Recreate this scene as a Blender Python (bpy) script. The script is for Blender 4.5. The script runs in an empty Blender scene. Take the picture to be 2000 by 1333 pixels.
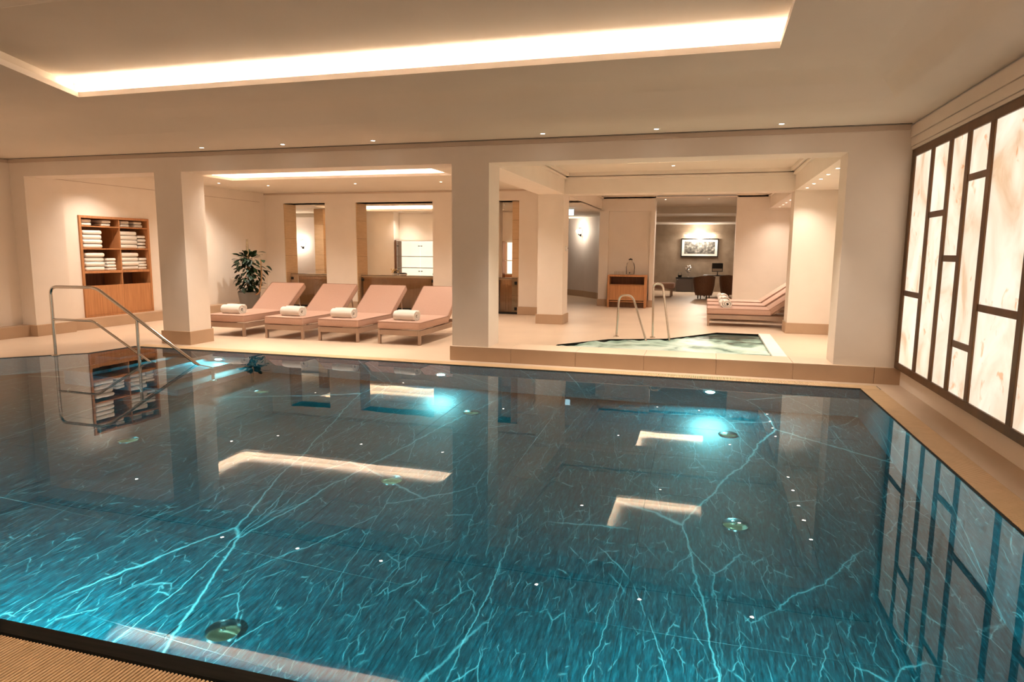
import bpy, bmesh, math, random
from mathutils import Vector, Matrix, noise
from mathutils.geometry import tessellate_polygon
random.seed(7)
S = bpy.context.scene
COL = S.collection
PI = math.pi

# ------------------------------------------------------------------ camera, world, exposure
H = 1.5
F, YAW, PITCH, ROLL = 1302.5944, .2798, .1345, .0084
cy, sy, cp, sp = math.cos(YAW), math.sin(YAW), math.cos(PITCH), math.sin(PITCH)
fwd = Vector((-sy*cp, cy*cp, -sp)); rgt = Vector((cy, sy, 0)); upv = rgt.cross(fwd)
r2 = rgt*math.cos(ROLL) + upv*math.sin(ROLL); u2 = upv*math.cos(ROLL) - rgt*math.sin(ROLL)
cam = bpy.data.cameras.new('camera'); cam.sensor_width = 36; cam.lens = F/2000*36
cam.clip_start = .05; cam.clip_end = 100
co = bpy.data.objects.new('camera', cam); COL.objects.link(co)
M3 = Matrix((r2, u2, -fwd)).transposed(); co.matrix_world = Matrix.Translation((0, 0, H)) @ M3.to_4x4()
S.camera = co
w = bpy.data.worlds.new('world'); S.world = w; w.use_nodes = True
w.node_tree.nodes['Background'].inputs[0].default_value = (1, .85, .7, 1)
w.node_tree.nodes['Background'].inputs[1].default_value = .02
S.view_settings.view_transform = 'Standard'; S.view_settings.look = 'None'
S.view_settings.gamma = 1; S.view_settings.use_curve_mapping = False
S.view_settings.exposure = 2.34
cyc = S.cycles
cyc.use_denoising = True; cyc.use_adaptive_sampling = True; cyc.adaptive_threshold = .04; cyc.max_bounces = 9; cyc.diffuse_bounces = 5; cyc.glossy_bounces = 4
cyc.transmission_bounces = 6; cyc.caustics_refractive = False; cyc.caustics_reflective = False
cyc.sample_clamp_indirect = 4.0
COVE, DOWN, ONYX, UNDER = 11.5, 2.25, .165, 1.2       # light levels
WARM = (1, .86, .74)

# ------------------------------------------------------------------ materials
MATS = {}
def mat(name, col=(.8, .8, .8), rough=.6, metal=0, spec=.5, emit=None, es=0):
    m = bpy.data.materials.new(name); m.use_nodes = True; MATS[name] = m
    b = m.node_tree.nodes['Principled BSDF']
    b.inputs['Base Color'].default_value = (*col, 1); b.inputs['Roughness'].default_value = rough
    b.inputs['Metallic'].default_value = metal; b.inputs['Specular IOR Level'].default_value = spec
    if emit:
        b.inputs['Emission Color'].default_value = (*emit, 1); b.inputs['Emission Strength'].default_value = es
    return m
def nd(m, t, **kw):
    n = m.node_tree.nodes.new(t)
    for k, v in kw.items():
        if k in n.inputs.keys(): n.inputs[k].default_value = v
        else: setattr(n, k, v)
    return n
def lk(m, a, b): m.node_tree.links.new(a, b)
def bsdf(m): return m.node_tree.nodes['Principled BSDF']
def ramp(m, fac, stops):
    n = nd(m, 'ShaderNodeValToRGB'); e = n.color_ramp.elements
    while len(e) < len(stops): e.new(.5)
    for el, (p, c) in zip(e, stops): el.position = p; el.color = (*c, 1) if len(c) == 3 else c
    lk(m, fac, n.inputs[0]); return n
def pos(m, scale=(1, 1, 1), rot=(0, 0, 0)):
    g = nd(m, 'ShaderNodeNewGeometry'); v = nd(m, 'ShaderNodeMapping')
    v.inputs['Scale'].default_value = scale; v.inputs['Rotation'].default_value = rot
    lk(m, g.outputs['Position'], v.inputs[0]); return v.outputs[0]
def noisy(name, c1, c2, scale, rough=.7, bump=.0, stretch=(1, 1, 1), detail=5, rot=(0, 0, 0), lo=.3, hi=.7, spec=.4, dist=.02):
    m = mat(name, c1, rough, spec=spec); n = nd(m, 'ShaderNodeTexNoise', Scale=scale, Detail=detail)
    lk(m, pos(m, stretch, rot), n.inputs['Vector'])
    r = ramp(m, n.outputs[0], [(lo, c1), (hi, c2)]); lk(m, r.outputs[0], bsdf(m).inputs['Base Color'])
    if bump:
        b = nd(m, 'ShaderNodeBump', Strength=bump, Distance=dist); lk(m, n.outputs[0], b.inputs['Height'])
        lk(m, b.outputs[0], bsdf(m).inputs['Normal'])
    return m
noisy('plaster', (.80, .715, .63), (.83, .745, .66), 3.0, .75, .04)
noisy('ceiling_paint', (.73, .655, .56), (.76, .685, .59), 1.5, .85)
noisy('lavender_plaster', (.66, .58, .55), (.70, .63, .60), 2.0, .7)
noisy('taupe_plaster', (.25, .185, .13), (.33, .25, .18), 4.0, .7, .08)
noisy('stone_floor', (.60, .455, .335), (.66, .505, .375), 1.2, .42, .01, spec=.4)
noisy('baseboard_stone', (.45, .31, .205), (.50, .35, .235), 2.2, .5)
noisy('fabric', (.52, .335, .265), (.60, .40, .32), 160, .9, .25, spec=.2, dist=.002)
noisy('fabric_seam', (.36, .215, .155), (.40, .24, .175), 120, .9)
noisy('frame_taupe', (.38, .265, .20), (.42, .295, .225), 6, .5)
noisy('towel', (.84, .80, .74), (.90, .87, .82), 240, .95, .5, spec=.1, dist=.004)
noisy('oak', (.42, .185, .075), (.56, .265, .115), 5, .5, .05, stretch=(9, 9, .5), spec=.35)
noisy('oak_brightened', (.58, .30, .14), (.68, .37, .18), 5, .5, .03, stretch=(6, 6, .5), spec=.3)  # lighter copy of the oak: light missing on the counters put into the colour
noisy('oak_pale', (.60, .40, .23), (.68, .47, .28), 4, .5, .03, stretch=(1, 1, 8), spec=.35)
noisy('oak_dark', (.16, .075, .04), (.23, .11, .06), 4, .6, stretch=(8, 8, .6))
mat('back_glass', (.10, .085, .08), .25, .3)
noisy('bronze', (.13, .068, .032), (.20, .105, .05), 5, .38, stretch=(1, 1, .2)); bsdf(MATS['bronze']).inputs['Metallic'].default_value = .55
mat('chrome', (.60, .55, .49), .14, 1.0)
mat('dark_metal', (.03, .026, .022), .35, .7)
noisy('rim_stone', (.008, .009, .008), (.018, .018, .015), 8, .5, stretch=(.3, 6, 3), spec=.05)
mat('channel', (.035, .026, .018), .8)
noisy('grate', (.68, .48, .28), (.74, .53, .32), 12, .5)
mat('white_paint', (.8, .77, .72), .5)
mat('pot_grey', (.16, .15, .14), .7)
mat('soil', (.05, .032, .02), .95)
mat('black', (.012, .012, .012), .4)
mat('paper', (.80, .77, .71), .7)
mat('silver', (.75, .73, .72), .15, 1.0)
noisy('leather', (.13, .06, .03), (.18, .085, .045), 30, .5)
noisy('leaf', (.004, .013, .004), (.012, .034, .010), 12, .45, spec=.35)
noisy('bark', (.16, .10, .05), (.28, .19, .10), 30, .9, .3)
mat('cane', (.36, .2, .09), .6)
mat('petal', (.75, .55, .25), .7)
noisy('white_rim', (.78, .74, .68), (.84, .80, .74), 4, .4)
def emis(name, col, st):
    m = mat(name, (.8, .8, .8), .5, emit=col, es=st); return m
emis('led', WARM, COVE); emis('led_bay', (1, .88, .74), COVE*1.5); emis('led_lounge', (1, .87, .75), COVE*2.1); emis('led_recep', (1, .82, .60), COVE*.8)
emis('lens', (1, .88, .72), 8); emis('globe', (1, .88, .70), 4); emis('pool_lens', (.85, 1, 1), 30)
emis('shelf_light', (1, .84, .64), .27); emis('picture_lamp', (1, .9, .78), 12); emis('sign_blue', (.45, .85, 1), .5)
# glass
m = mat('glass', (.95, .97, .96), .02); b = bsdf(m)
nt = m.node_tree; tr = nd(m, 'ShaderNodeBsdfTransparent'); tr.inputs[0].default_value = (.93, .93, .91, 1)
gl = nd(m, 'ShaderNodeBsdfGlossy', Roughness=.02); fr = nd(m, 'ShaderNodeFresnel', IOR=1.5); mx = nd(m, 'ShaderNodeMixShader')
lk(m, fr.outputs[0], mx.inputs[0]); lk(m, tr.outputs[0], mx.inputs[1]); lk(m, gl.outputs[0], mx.inputs[2])
lk(m, mx.outputs[0], nt.nodes['Material Output'].inputs[0])
m = mat('opal_lip', (.85, .78, .70), .6); nt = m.node_tree
tl = nd(m, 'ShaderNodeBsdfTranslucent'); tl.inputs[0].default_value = (.9, .80, .72, 1); mx = nd(m, 'ShaderNodeMixShader'); mx.inputs[0].default_value = .06
lk(m, bsdf(m).outputs[0], mx.inputs[1]); lk(m, tl.outputs[0], mx.inputs[2]); lk(m, mx.outputs[0], nt.nodes['Material Output'].inputs[0])
mat('moulding', (.62, .50, .40), .7)  # plaster darkened: the shadow band below the ceiling put into the colour
m = mat('thin_glass'); nt = m.node_tree
tr = nd(m, 'ShaderNodeBsdfTransparent'); tr.inputs[0].default_value = (.96, .95, .93, 1); gl = nd(m, 'ShaderNodeBsdfGlossy', Roughness=.05); fr = nd(m, 'ShaderNodeFresnel', IOR=1.15); mx = nd(m, 'ShaderNodeMixShader')
lk(m, fr.outputs[0], mx.inputs[0]); lk(m, tr.outputs[0], mx.inputs[1]); lk(m, gl.outputs[0], mx.inputs[2]); lk(m, mx.outputs[0], nt.nodes['Material Output'].inputs[0])
# pool water: smooth refracting surface with a Fresnel mirror reflection
m = mat('water'); nt = m.node_tree
rf = nd(m, 'ShaderNodeBsdfRefraction', IOR=1.333, Roughness=0.0); rf.inputs[0].default_value = (.45, .93, .97, 1)
gl = nd(m, 'ShaderNodeBsdfGlossy', Roughness=0.0); fr = nd(m, 'ShaderNodeFresnel', IOR=1.333); mx = nd(m, 'ShaderNodeMixShader')
nz = nd(m, 'ShaderNodeTexNoise', Scale=2.2, Detail=2); lk(m, pos(m), nz.inputs['Vector'])
bp = nd(m, 'ShaderNodeBump', Strength=.02, Distance=.02); lk(m, nz.outputs[0], bp.inputs['Height'])
for x in (rf, gl, fr): lk(m, bp.outputs[0], x.inputs['Normal'])
lk(m, fr.outputs[0], mx.inputs[0]); lk(m, rf.outputs[0], mx.inputs[1]); lk(m, gl.outputs[0], mx.inputs[2])
lk(m, mx.outputs[0], nt.nodes['Material Output'].inputs[0])
# dark green veined marble
def marble():
    m = mat('marble', (.01, .06, .07), .35)
    p = pos(m)
    def warp(scale, amt, src, detail=6):
        w1 = nd(m, 'ShaderNodeTexNoise', Scale=scale, Detail=detail); lk(m, src, w1.inputs['Vector'])
        sb_ = nd(m, 'ShaderNodeVectorMath', operation='SUBTRACT'); lk(m, w1.outputs['Color'], sb_.inputs[0]); sb_.inputs[1].default_value = (.5, .5, .5)
        sc_ = nd(m, 'ShaderNodeVectorMath', operation='SCALE'); lk(m, sb_.outputs[0], sc_.inputs[0]); sc_.inputs['Scale'].default_value = amt
        ad = nd(m, 'ShaderNodeVectorMath', operation='ADD'); lk(m, src, ad.inputs[0]); lk(m, sc_.outputs[0], ad.inputs[1]); return ad.outputs[0]
    wp = warp(12, .035, warp(1.2, .13, p, 3), 4)
    st = nd(m, 'ShaderNodeTexNoise', Scale=11.0, Detail=8, Roughness=.72)
    lk(m, pos(m, (6, .9, 2), (0, 0, .6)), st.inputs['Vector'])
    base = ramp(m, st.outputs[0], [(.36, (.0009, .015, .020)), (.50, (.003, .045, .058)), (.62, (.007, .090, .112)), (.76, (.03, .21, .24))])
    out = base.outputs[0]
    for sc, wd, lo, hi, strech, rot, k in ((.55, .0020, .44, .52, (1, .28, 1), 1.35, .46), (.8, .0023, .46, .54, (1, .30, 1), -.65, .42), (1.5, .0040, .49, .57, (1, .32, 1), -1.75, .42), (2.6, .006, .53, .61, (1, .30, 1), .45, .36), (2.9, .007, .53, .62, (1, .30, 1), 1.15, .36), (6, .014, .54, .64, (1, .28, 1), -1.3, .32), (9, .02, .53, .63, (1, .3, 1), .9, .34), (16, .035, .53, .65, (1, .3, 1), 1.2, .32)):
        mp = nd(m, 'ShaderNodeMapping'); mp.inputs['Scale'].default_value = strech; mp.inputs['Rotation'].default_value = (.45, .5, rot)
        lk(m, wp, mp.inputs[0])
        v = nd(m, 'ShaderNodeTexVoronoi', feature='DISTANCE_TO_EDGE', voronoi_dimensions='2D', Scale=sc); lk(m, mp.outputs[0], v.inputs['Vector'])
        line = ramp(m, v.outputs[0], [(0, (1, 1, 1)), (wd*.45, (.7, .7, .7)), (wd, (.10, .10, .10)), (wd*2.4, (0, 0, 0))])
        n2 = nd(m, 'ShaderNodeTexNoise', Scale=sc*1.1, Detail=5); lk(m, mp.outputs[0], n2.inputs['Vector'])
        msk = ramp(m, n2.outputs[0], [(lo, (0, 0, 0)), (hi, (1, 1, 1))])
        mul = nd(m, 'ShaderNodeMath', operation='MULTIPLY'); lk(m, line.outputs[0], mul.inputs[0]); lk(m, msk.outputs[0], mul.inputs[1])
        mk = nd(m, 'ShaderNodeMath', operation='MULTIPLY'); lk(m, mul.outputs[0], mk.inputs[0]); mk.inputs[1].default_value = k
        mr = nd(m, 'ShaderNodeMixRGB'); lk(m, mk.outputs[0], mr.inputs[0]); lk(m, out, mr.inputs[1]); mr.inputs[2].default_value = (.50, .80, .82, 1)
        out = mr.outputs[0]
    lk(m, out, bsdf(m).inputs['Base Color'])
marble()
# backlit onyx
def onyx():
    m = mat('onyx', (.8, .7, .6), .25)
    oi = nd(m, 'ShaderNodeObjectInfo'); p = pos(m, (1, 1, .7), (.5, .2, 0))
    add = nd(m, 'ShaderNodeVectorMath', operation='ADD'); lk(m, p, add.inputs[0])
    sc = nd(m, 'ShaderNodeVectorMath', operation='SCALE'); lk(m, oi.outputs['Random'], sc.inputs[0]); sc.inputs['Scale'].default_value = 17
    lk(m, sc.outputs[0], add.inputs[1])
    n = nd(m, 'ShaderNodeTexNoise', Scale=1.7, Detail=7, Distortion=1.4); lk(m, add.outputs[0], n.inputs['Vector'])
    r = ramp(m, n.outputs[0], [(.30, (.76, .55, .36)), (.42, (.90, .78, .62)), (.55, (1, .90, .76)), (.66, (1.08, 1.0, .86))])
    n3 = nd(m, 'ShaderNodeTexNoise', Scale=3.2, Detail=4, Distortion=2.5); lk(m, add.outputs[0], n3.inputs['Vector'])
    r3 = ramp(m, n3.outputs[0], [(.30, (.85, .40, .14)), (.37, (1, 1, 1))])
    mu = nd(m, 'ShaderNodeMixRGB', blend_type='MULTIPLY'); mu.inputs[0].default_value = .6
    lk(m, r.outputs[0], mu.inputs[1]); lk(m, r3.outputs[0], mu.inputs[2])
    lk(m, mu.outputs[0], bsdf(m).inputs['Base Color']); lk(m, mu.outputs[0], bsdf(m).inputs['Emission Color'])
    bsdf(m).inputs['Emission Strength'].default_value = ONYX
onyx()
def foam():
    m = mat('foam', (.8, .9, .85), .35)
    n = nd(m, 'ShaderNodeTexNoise', Scale=1.9, Detail=9, Distortion=.9); lk(m, pos(m, (1, 1.3, 1)), n.inputs['Vector'])
    g = nd(m, 'ShaderNodeNewGeometry'); d = nd(m, 'ShaderNodeVectorMath', operation='DISTANCE'); lk(m, g.outputs['Position'], d.inputs[0]); d.inputs[1].default_value = (.75, 13.0, 0)
    mr = nd(m, 'ShaderNodeMapRange'); lk(m, d.outputs['Value'], mr.inputs[0]); mr.inputs[1].default_value = .2; mr.inputs[2].default_value = 1.9; mr.inputs[3].default_value = -.24; mr.inputs[4].default_value = .04
    ad = nd(m, 'ShaderNodeMath', operation='ADD'); lk(m, n.outputs[0], ad.inputs[0]); lk(m, mr.outputs[0], ad.inputs[1])
    r = ramp(m, ad.outputs[0], [(.30, (.012, .035, .026)), (.40, (.16, .29, .24)), (.50, (.42, .60, .52)), (.68, (.66, .80, .73))])
    lk(m, r.outputs[0], bsdf(m).inputs['Base Color'])
foam()
def artwork():
    m = mat('print', (.3, .3, .28), .6)
    n = nd(m, 'ShaderNodeTexNoise', Scale=9, Detail=6); lk(m, pos(m), n.inputs['Vector'])
    r = ramp(m, n.outputs[0], [(.35, (.03, .028, .025)), (.55, (.16, .145, .125)), (.7, (.55, .52, .46))])
    lk(m, r.outputs[0], bsdf(m).inputs['Base Color'])
artwork()

# ------------------------------------------------------------------ mesh helpers
class B:
    def __init__(s): s.v = []; s.f = []
    def add(s, vs, fs):
        o = len(s.v); s.v += [tuple(v) for v in vs]; s.f += [tuple(i+o for i in f) for f in fs]; return s
    def box(s, x0, x1, y0, y1, z0, z1):
        return s.add([(x0,y0,z0),(x1,y0,z0),(x1,y1,z0),(x0,y1,z0),(x0,y0,z1),(x1,y0,z1),(x1,y1,z1),(x0,y1,z1)],
                     [(3,2,1,0),(4,5,6,7),(0,1,5,4),(1,2,6,5),(2,3,7,6),(3,0,4,7)])
    def rbox(s, x0, x1, y0, y1, z0, z1, r=.02, seg=2):
        bm = bmesh.new(); bmesh.ops.create_cube(bm, size=1)
        for v in bm.verts: v.co = Vector(((x0+x1)/2+v.co.x*(x1-x0), (y0+y1)/2+v.co.y*(y1-y0), (z0+z1)/2+v.co.z*(z1-z0)))
        bmesh.ops.bevel(bm, geom=list(bm.edges), offset=r, segments=seg, profile=.5, affect='EDGES')
        bm.verts.index_update()
        s.add([v.co[:] for v in bm.verts], [[v.index for v in f.verts] for f in bm.faces]); bm.free(); return s
    def poly(s, outer, holes=(), z=0, flip=False):
        loops = [[Vector((x, y, 0)) for x, y in outer]] + [[Vector((x, y, 0)) for x, y in h] for h in holes]
        tri = tessellate_polygon(loops); pts = [(p.x, p.y, z) for l in loops for p in l]; fs = []
        for t in tri:
            a, b_, c = (Vector(pts[i]) for i in t); up = (b_-a).cross(c-a).z > 0
            fs.append(tuple(t) if up != flip else tuple(reversed(t)))
        return s.add(pts, fs)
    def frame(s, o, i, z):
        n = len(o); return s.add([(*p, z) for p in o]+[(*p, z) for p in i], [(k, k+n, (k+1) % n+n, (k+1) % n) for k in range(n)])
    def prism(s, pts, z0, z1, sides_only=False):
        n = len(pts); o = [(x, y, z0) for x, y in pts] + [(x, y, z1) for x, y in pts]
        f = [(i, (i+1) % n, (i+1) % n+n, i+n) for i in range(n)]
        if not sides_only: f += [tuple(range(n))[::-1], tuple(range(n, 2*n))]
        return s.add(o, f)
    def tube(s, path, r, seg=10, closed=False):
        P = [Vector(p) for p in path]; n = len(P); rings = []; up = Vector((0, 0, 1)); nrm = None
        for i, p in enumerate(P):
            t = ((P[(i+1) % n] if closed or i < n-1 else p) - (P[i-1] if closed or i > 0 else p)).normalized()
            if nrm is None:
                nrm = t.cross(up) if abs(t.z) < .95 else t.cross(Vector((1, 0, 0)))
            nrm = (nrm - t*nrm.dot(t)).normalized(); bn = t.cross(nrm); rr = r[i] if isinstance(r, (list, tuple)) else r
            rings.append([p + (nrm*math.cos(a)+bn*math.sin(a))*rr for a in (2*PI*k/seg for k in range(seg))])
        v = [q for ring in rings for q in ring]; m_ = n if closed else n-1
        f = [(i*seg+k, i*seg+(k+1) % seg, ((i+1) % n)*seg+(k+1) % seg, ((i+1) % n)*seg+k) for i in range(m_) for k in range(seg)]
        if not closed: f += [tuple(range(seg))[::-1], tuple(range((n-1)*seg, n*seg))]
        return s.add(v, f)
    def lathe(s, prof, seg=24, c=(0, 0, 0), cap=True):
        n = len(prof); v = [(c[0]+r*math.cos(2*PI*k/seg), c[1]+r*math.sin(2*PI*k/seg), c[2]+z) for r, z in prof for k in range(seg)]
        f = [(i*seg+k, i*seg+(k+1) % seg, (i+1)*seg+(k+1) % seg, (i+1)*seg+k) for i in range(n-1) for k in range(seg)]
        if cap: f += [tuple(range(seg))[::-1], tuple(range((n-1)*seg, n*seg))]
        return s.add(v, f)
    def mesh(s, name, off=(0, 0, 0), smooth=False):
        me = bpy.data.meshes.new(name); me.from_pydata([(x-off[0], y-off[1], z-off[2]) for x, y, z in s.v], [], s.f)
        bm = bmesh.new(); bm.from_mesh(me); bmesh.ops.recalc_face_normals(bm, faces=bm.faces); bm.to_mesh(me); bm.free()
        if smooth:
            for p in me.polygons: p.use_smooth = True
        return me
    def build(s, name, material, parent=None, smooth=False, world=False, bevel=0, raw=False):
        off = (0, 0, 0)
        if world and parent:
            off = parent.get('_o', (0, 0, 0))
            off = tuple(off)
        me = s.mesh(name, off, smooth); me.materials.append(MATS[material])
        o = bpy.data.objects.new(name, me); COL.objects.link(o)
        if parent:
            o.parent = parent
            if world: o['_o'] = off
        if smooth: smooth_angle(me)
        if bevel:
            md = o.modifiers.new('bevel', 'BEVEL'); md.width = bevel; md.segments = 2; md.limit_method = 'ANGLE'
        return o
def smooth_angle(me, ang=.7):
    bm = bmesh.new(); bm.from_mesh(me)
    for e in bm.edges:
        if len(e.link_faces) == 2 and e.calc_face_angle(0) > ang: e.smooth = False
    bm.to_mesh(me); bm.free()
def fillet(pts, r, n=6):
    P = [Vector(p) for p in pts]; out = [P[0]]
    for a, b_, c in zip(P, P[1:], P[2:]):
        d1 = (a-b_); d2 = (c-b_); k = min(r, d1.length*.45, d2.length*.45); p1 = b_+d1.normalized()*k; p2 = b_+d2.normalized()*k
        for i in range(n+1):
            t = i/n; out.append(p1*(1-t)**2 + b_*2*t*(1-t) + p2*t*t)
    return out + [P[-1]]
def tag(o, label=None, cat=None, group=None, kind=None):
    if label: o['label'] = label
    if cat: o['category'] = cat
    if group: o['group'] = group
    if kind: o['kind'] = kind
    return o
def thing(name, loc, label, cat, group=None, rz=0):
    o = bpy.data.objects.new(name, None); COL.objects.link(o); o.location = loc; o.rotation_euler = (0, 0, rz)
    o.empty_display_size = .1; o['_o'] = tuple(loc); return tag(o, label, cat, group)
def struct(name, b, material, label=None, parent=None, **kw):
    o = b.build(name, material, parent, **kw)
    if not parent: tag(o, label, None, None, 'structure')
    return o
def dup(root, loc, rz=None, label=None):
    def cp_(o, par):
        c = o.copy(); COL.objects.link(c); c.parent = par
        for ch in o.children: cp_(ch, c)
        return c
    c = cp_(root, None); c.location = loc; c['_o'] = tuple(loc)
    if rz is not None: c.rotation_euler = (0, 0, rz)
    if label: c['label'] = label
    return c

# ------------------------------------------------------------------ setting: floor, pool basin
ZB, ZC, ZT, ZBAY = 2.643, 2.92, 3.20, 3.05
pool = [(-9.9, 1.86), (1.71, 1.86), (1.71, 8.06), (-8.3, 8.06), (-8.35, 7.35), (-9.9, 5.8)]
rim = [(-9.97, 1.79), (1.73, 1.79), (1.73, 8.14), (-8.37, 8.14), (-8.42, 7.38), (-9.97, 5.83)]
hole = [(-9.97, 1.45), (1.945, 1.45), (1.945, 8.36), (-8.37, 8.36), (-8.42, 7.38), (-9.97, 5.83)]
whirl = [(1.0, 13.1), (.26, 13.1), (-.6, 11.85), (-1.55, 11.45), (-2.25, 10.5), (-2.25, 9.25), (1.0, 9.25)]
fl = B().poly([(-13.6, -2.5), (2.35, -2.5), (2.35, 26.9), (-13.6, 26.9)], [hole, whirl], 0)
struct('floor', fl, 'stone_floor', 'smooth beige stone floor around the pool')
struct('grate_channel', B().poly(hole, [pool], -.055), 'channel', 'dark drainage channel below the pool edge grating')
rimb = B().poly(rim, [pool], .003); rimb.prism(rim, -.06, .003, True)
struct('pool_rim', rimb, 'rim_stone', 'black polished stone rim along the edge of the pool')
pw = B().prism(pool, -1.36, .003, True)
struct('pool_wall', pw, 'marble', 'dark green veined marble sides of the swimming pool')
pf = struct('pool_floor', B().poly(pool, [], -1.335), 'channel', 'pool floor of dark green white-veined marble slabs')
for o in (pf,): o.data.name = 'pool_bed'
SX, SY = 1.19, .885
slab = B(); slab.rbox(0, SX-.002, 0, SY-.002, -.03, 0, .0015, 1); sm = slab.mesh('marble_slab'); sm.materials.append(MATS['marble'])
for i in range(10):
    for j in range(7):
        x, y = -9.9+i*SX, 1.865+j*SY
        if x < -8.9 and y > 5.6: continue
        o = bpy.data.objects.new('marble_slab', sm); COL.objects.link(o); o.parent = pf; o.location = (x, y, -1.3)
wt = B().poly(pool, [], 0).build('pool_water', 'water')
tag(wt, 'still clear teal water filling the swimming pool, mirroring the room', 'water', None, 'stuff')
# underwater steps by the handrail
for k in range(5):
    x1 = -8.28+.44*(k+1); z = -.2*(k+1)
    struct('pool_step', B().rbox(-8.29+.44*k, x1, 6.5 if k else 7.36, 8.055, -1.3, z, .006, 1), 'marble', ['first', 'second', 'third', 'fourth', 'fifth'][k]+' marble step down into the water under the pool handrail')

# ------------------------------------------------------------------ ceilings
def ring(poly, d):
    # offset an axis-ish convex polygon outwards by d
    n = len(poly); a = sum(poly[i][0]*poly[(i+1) % n][1]-poly[(i+1) % n][0]*poly[i][1] for i in range(n)); s = 1 if a > 0 else -1
    out = []
    for i in range(n):
        p0, p, p1 = Vector(poly[i-1]), Vector(poly[i]), Vector(poly[(i+1) % n])
        e0 = (p-p0).normalized(); e1 = (p1-p).normalized(); n0 = Vector((e0.y, -e0.x))*s; n1 = Vector((e1.y, -e1.x))*s
        bis = (n0+n1).normalized(); out.append(tuple(p+bis*(d/max(.2, bis.dot(n0)))))
    return out
cof_pool = [(-6.0, 3.85), (.49, 3.85), (.515, 6.24), (-6.97, 6.24)]
cof_lounge = [(-9.68, 10.5), (-4.7, 10.5), (-4.7, 12.2), (-9.68, 12.2)]
cof_b1 = [(-1.41, 10.7), (.12, 10.7), (.12, 12.2), (-1.41, 12.2)]
cof_b2 = [(-1.41, 15.55), (.13, 15.55), (.13, 17.05), (-1.41, 17.05)]
cof_rec = [(-10.4, 16.4), (-5.6, 16.4), (-5.6, 18.6), (-10.4, 18.6)]
cl = B()
outer = [(-11.1, -1.2), (2.12, -1.2), (2.12, 8.53), (-11.1, 8.53)]
BAND, CURV = (.5, .5, .22, .72), (.8, .8, .55, .85)       # flat edge band and curved rise: left, near, right, far
def tray(d):
    l_, n_, r_, f_ = d; (x0, y0), (x1, y1) = outer[0], outer[2]
    return [(x0+l_, y0+n_), (x1-r_, y0+n_), (x1-r_, y1-f_), (x0+l_, y1-f_)]
prof = [((0,)*4, ZC), (BAND, ZC)] + [(tuple(b_+c_*t for b_, c_ in zip(BAND, CURV)), ZC+(ZT-ZC)*(3*t*t-2*t**3)) for t in [i/10 for i in range(1, 11)]]
loops = [[(x, y, z) for x, y in tray(d)] for d, z in prof]
v = [p for l in loops for p in l]; cl.add(v, [(i*4+k, i*4+(k+1) % 4, (i+1)*4+(k+1) % 4, (i+1)*4+k) for i in range(len(loops)-1) for k in range(4)])
cl.frame(tray(prof[-1][0]), cof_pool, ZT)
ceil = struct('ceiling', cl, 'ceiling_paint', 'beige tray ceiling with curved edges above the pool', smooth=True)
def ceil_rect(x0, x1, y0, y1, z, holes, label):
    R_ = [(x0, y0), (x1, y0), (x1, y1), (x0, y1)]
    return struct('ceiling', B().frame(R_, holes[0], z) if holes else B().poly(R_, [], z, True), 'ceiling_paint', label)
c_l = ceil_rect(-11.1, -3.3, 8.9, 15.3, ZC, [cof_lounge], 'flat ceiling with a long lit recess above the row of four loungers')
c_1 = ceil_rect(-2.85, 1.56, 8.9, 13.6, ZBAY, [cof_b1], 'coffered ceiling of the whirlpool bay')
c_2 = ceil_rect(-2.85, 1.56, 13.9, 19.0, ZBAY, [cof_b2], 'coffered ceiling behind the whirlpool bay')
c_r = ceil_rect(-13.6, -3.7, 15.2, 19.6, 2.66, [cof_rec], 'reception ceiling with a brightly lit recess')
ceil_rect(-4.15, -2.75, 15.25, 19.7, 2.60, [], 'low corridor ceiling beside the rear bay'); ceil_rect(-8, -2.4, 19.7, 25.2, 2.60, [], 'low corridor ceiling before the curved wall')
ceil_rect(-2.3, 2.4, 18.9, 22.6, 2.95, [], 'ceiling of the taupe back room')
def coffer(par, poly, z, h, sides, led, label, lip=.055, out=.17):
    o = ring(poly, out); n = len(poly)
    b = B().prism(o, z, z+h, True); b.poly(o, [], z+h, True)
    b.build('coffer_recess', 'ceiling_paint', par)
    i2 = ring(poly, .02); L = B()
    L.prism(poly, z-.001, z+lip, True); L.prism(i2, z, z+lip, True)
    for k in range(n):
        a, b_ = poly[k], poly[(k+1) % n]; c, d = i2[(k+1) % n], i2[k]
        L.add([(*a, z+lip), (*b_, z+lip), (*c, z+lip), (*d, z+lip)], [(0, 1, 2, 3)])
    L.build('coffer_lip', 'opal_lip', par)
    t0, t1 = ring(poly, .055), ring(poly, .085); T = B()
    for k in sides:      # 0 near, 1 right, 2 far, 3 left
        k2 = (k+1) % n; q = [t0[k], t0[k2], t1[k2], t1[k]]
        T.add([(x, y, z+.004) for x, y in q]+[(x, y, z+.02) for x, y in q], [(3, 2, 1, 0), (4, 5, 6, 7), (0, 1, 5, 4), (1, 2, 6, 5), (2, 3, 7, 6), (3, 0, 4, 7)])
    s_ = T.build('cove_light_strip', led); tag(s_, label, 'light strip', 'hidden cove light strips')
coffer(ceil, cof_pool, ZT, .20, (2,), 'led', 'warm light strip glowing inside the big ceiling recess above the pool')
coffer(c_l, cof_lounge, ZC, .22, (2, 3), 'led_lounge', 'warm light strip inside the long recess above the four loungers')
coffer(c_1, cof_b1, ZBAY, .18, (2, 3), 'led_bay', 'warm light strip inside the square recess above the whirlpool')
coffer(c_2, cof_b2, ZBAY, .18, (2, 3), 'led_bay', 'warm light strip inside the square recess above the bay with three loungers')
coffer(c_r, cof_rec, 2.66, .30, (0, 1, 2, 3), 'led_recep', 'warm light strip inside the reception ceiling recess')

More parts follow.
